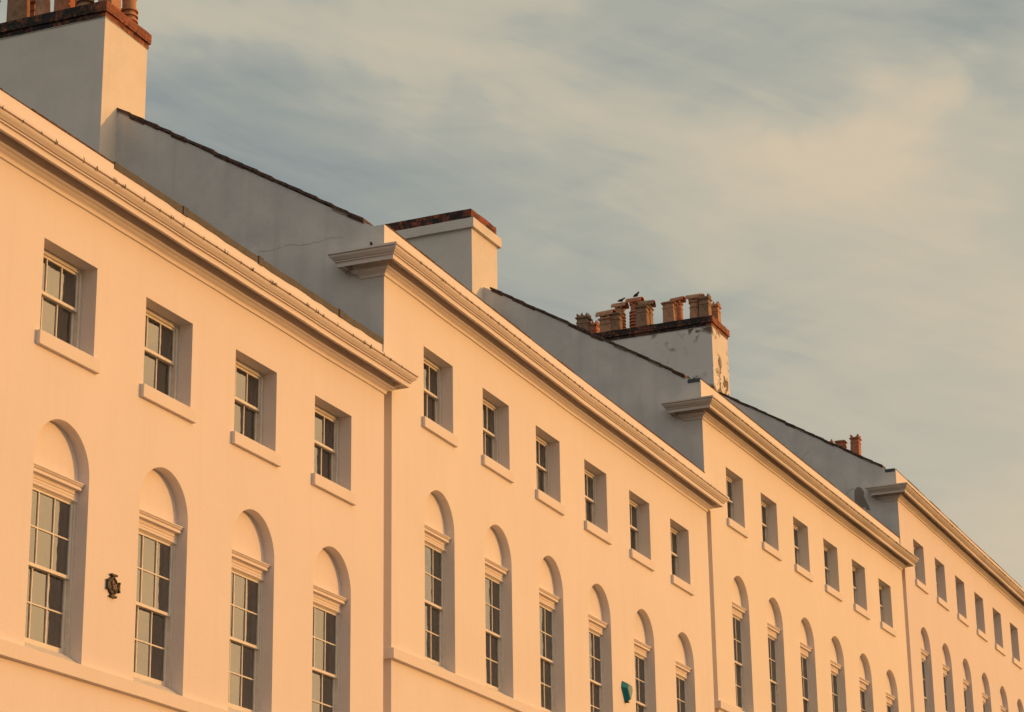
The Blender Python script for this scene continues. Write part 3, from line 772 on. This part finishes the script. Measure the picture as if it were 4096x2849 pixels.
w = bpy.data.worlds.new('World'); bpy.context.scene.world = w; w.use_nodes = True
nt = w.node_tree; bg = nt.nodes['Background']; bg.inputs['Strength'].default_value = .125
sky = N(nt, 'ShaderNodeTexSky'); sky.sky_type = 'NISHITA'; sky.sun_disc = False
sky.sun_elevation = elev; sky.sun_rotation = math.atan2(S.x, S.y); sky.air_density = 1.0; sky.dust_density = 1.5; sky.ozone_density = 1.5
tc = N(nt, 'ShaderNodeTexCoord'); vn = tc.outputs['Generated']
sp = N(nt, 'ShaderNodeSeparateXYZ'); L(nt, vn, sp.inputs[0])
def mth(op, a, b=None, c=None):
    n = N(nt, 'ShaderNodeMath', operation=op)
    for i, x in enumerate((a, b, c)):
        if x is None: continue
        if hasattr(x, 'links'): L(nt, x, n.inputs[i])
        else: n.inputs[i].default_value = x
    return n.outputs[0]
az = mth('MULTIPLY', mth('ARCTAN2', sp.outputs[1], sp.outputs[0]), 180 / math.pi)      # bearing and height of every part of the sky, in degrees
el = mth('MULTIPLY', mth('ARCSINE', sp.outputs[2]), 180 / math.pi)
def cloud(rot, sx, sy, sc_, detail, rough, dist, off):
    cb = N(nt, 'ShaderNodeCombineXYZ'); L(nt, az, cb.inputs[0]); L(nt, el, cb.inputs[1]); cb.inputs[2].default_value = off
    mp = N(nt, 'ShaderNodeMapping'); mp.vector_type = 'TEXTURE'; mp.inputs['Rotation'].default_value = (0, 0, rot); mp.inputs['Scale'].default_value = (sx, sy, 1)
    L(nt, cb.outputs[0], mp.inputs['Vector']); return noise(nt, mp.outputs['Vector'], sc_, detail, rough, dist)
warp = cloud(0, 6, 3, 1, 4, .55, .5, 4.2); warp2 = cloud(.3, 5, 4, 1, 4, .55, .5, 9.7)
azw = mth('ADD', az, mth('MULTIPLY', mth('SUBTRACT', warp, .5), 9)); elw = mth('ADD', el, mth('MULTIPLY', mth('SUBTRACT', warp2, .5), 5))
def blob(a, e, sa, se, amp, tilt=0):
    da, de = mth('SUBTRACT', azw, a), mth('SUBTRACT', elw, e)
    x = mth('ADD', mth('MULTIPLY', da, math.cos(tilt) / sa), mth('MULTIPLY', de, math.sin(tilt) / sa))
    y = mth('ADD', mth('MULTIPLY', da, -math.sin(tilt) / se), mth('MULTIPLY', de, math.cos(tilt) / se))
    return mth('MULTIPLY', mth('EXPONENT', mth('MULTIPLY', mth('ADD', mth('MULTIPLY', x, x), mth('MULTIPLY', y, y)), -1)), amp)
fine = cloud(.3, 5.0, .85, 1, 8, .55, .7, 1.3); broad = cloud(-.12, 12, 3.2, 1, 4, .5, .6, 6.1)
cf = mth('ADD', mth('MULTIPLY', mth('SUBTRACT', broad, .5), .75), mth('MULTIPLY', mth('SUBTRACT', fine, .5), .4))
for b_ in ((18, 22.5, 9, 2.2, .24, .40), (13.6, 23.6, 2.4, .75, .34, -.5), (12.2, 24.6, 1.2, 1.2, .22, .2), (15.5, 22.4, 3.5, .9, .24, .3), (22, 25.0, 4.5, .8, .16, .35), (10.0, 14.5, 4.5, 3.2, .34, 0), (32.5, 26.5, 4.5, 1.1, .40, -.1), (25, 27, 4, 1.2, .34, 0), (30, 22.5, 7, 3.0, -.26, 0), (24, 19, 7, 2.0, -.12, 0), (10.0, 26.5, 2.2, 1.8, -.34, 0), (16, 17.5, 8, 1.2, .16, -.1)):
    cf = mth('ADD', cf, blob(*b_))
cfn = mth('ADD', mth('ADD', cf, .30), mth('MULTIPLY', mth('MAXIMUM', mth('MINIMUM', mth('SUBTRACT', 26, az), 18), -14), .0125))
veil = (5.45, 4.45, 3.2); mid = (3.72, 3.62, 3.0); deep = (2.38, 2.68, 2.62)
skyc = mix(nt, .80, sky.outputs['Color'], deep)
colr = mix(nt, ramp(nt, cfn, [(0.0, 0), (.5, 1)]), skyc, mid)
colr = mix(nt, ramp(nt, cfn, [(.45, 0), (.80, .55), (1.0, .78)]), colr, veil)
# brighter towards the low sun
dt = N(nt, 'ShaderNodeVectorMath', operation='DOT_PRODUCT'); L(nt, vn, dt.inputs[0]); dt.inputs[1].default_value = S
gl = N(nt, 'ShaderNodeMapRange'); gl.interpolation_type = 'SMOOTHSTEP'; L(nt, dt.outputs['Value'], gl.inputs[0])
for i, x in ((1, .42), (2, 1.0), (3, 1.0), (4, 2.3)): gl.inputs[i].default_value = x
wst = N(nt, 'ShaderNodeMapRange'); wst.interpolation_type = 'SMOOTHSTEP'; L(nt, sp.outputs[0], wst.inputs[0])     # warm tint added to the unseen sky behind the camera, warms shaded gables
for i, x in ((1, .35), (2, -.5), (3, 0), (4, .85)): wst.inputs[i].default_value = x
colr = mix(nt, wst.outputs[0], colr, (3.5, 3.38, 3.15))
colr = mix(nt, mth('MULTIPLY', mth('SUBTRACT', gl.outputs[0], 1.0), .75), colr, mix(nt, 1.0, colr, (1.6, 1.04, .60), 'MULTIPLY'))
vm = N(nt, 'ShaderNodeVectorMath', operation='SCALE'); L(nt, colr, vm.inputs[0]); L(nt, gl.outputs[0], vm.inputs['Scale'])
L(nt, vm.outputs[0], bg.inputs['Color'])

# ------------------------------------------------------------------ camera
R = [[0.397913, -0.917316, -0.014046], [-0.287496, -0.13922, 0.94761], [0.871213, 0.373028, 0.319122]]
cam = bpy.data.cameras.new('camera'); co = bpy.data.objects.new('camera', cam); C.objects.link(co)
cam.sensor_width = 36; cam.lens = 84.2827; cam.clip_end = 6000; cam.clip_start = .1
mw = Matrix(((R[0][0], R[1][0], -R[2][0], -22.3751), (R[0][1], R[1][1], -R[2][1], -15.6463), (R[0][2], R[1][2], -R[2][2], -10.5847 + Z0), (0, 0, 0, 1)))
co.matrix_world = mw
sc = bpy.context.scene; sc.camera = co
sc.view_settings.view_transform = 'Standard'; sc.view_settings.look = 'None'; sc.view_settings.exposure = 0; sc.view_settings.gamma = 1
sc.render.engine = 'CYCLES'; sc.cycles.max_bounces = 8; sc.cycles.diffuse_bounces = 5; sc.cycles.transparent_max_bounces = 12
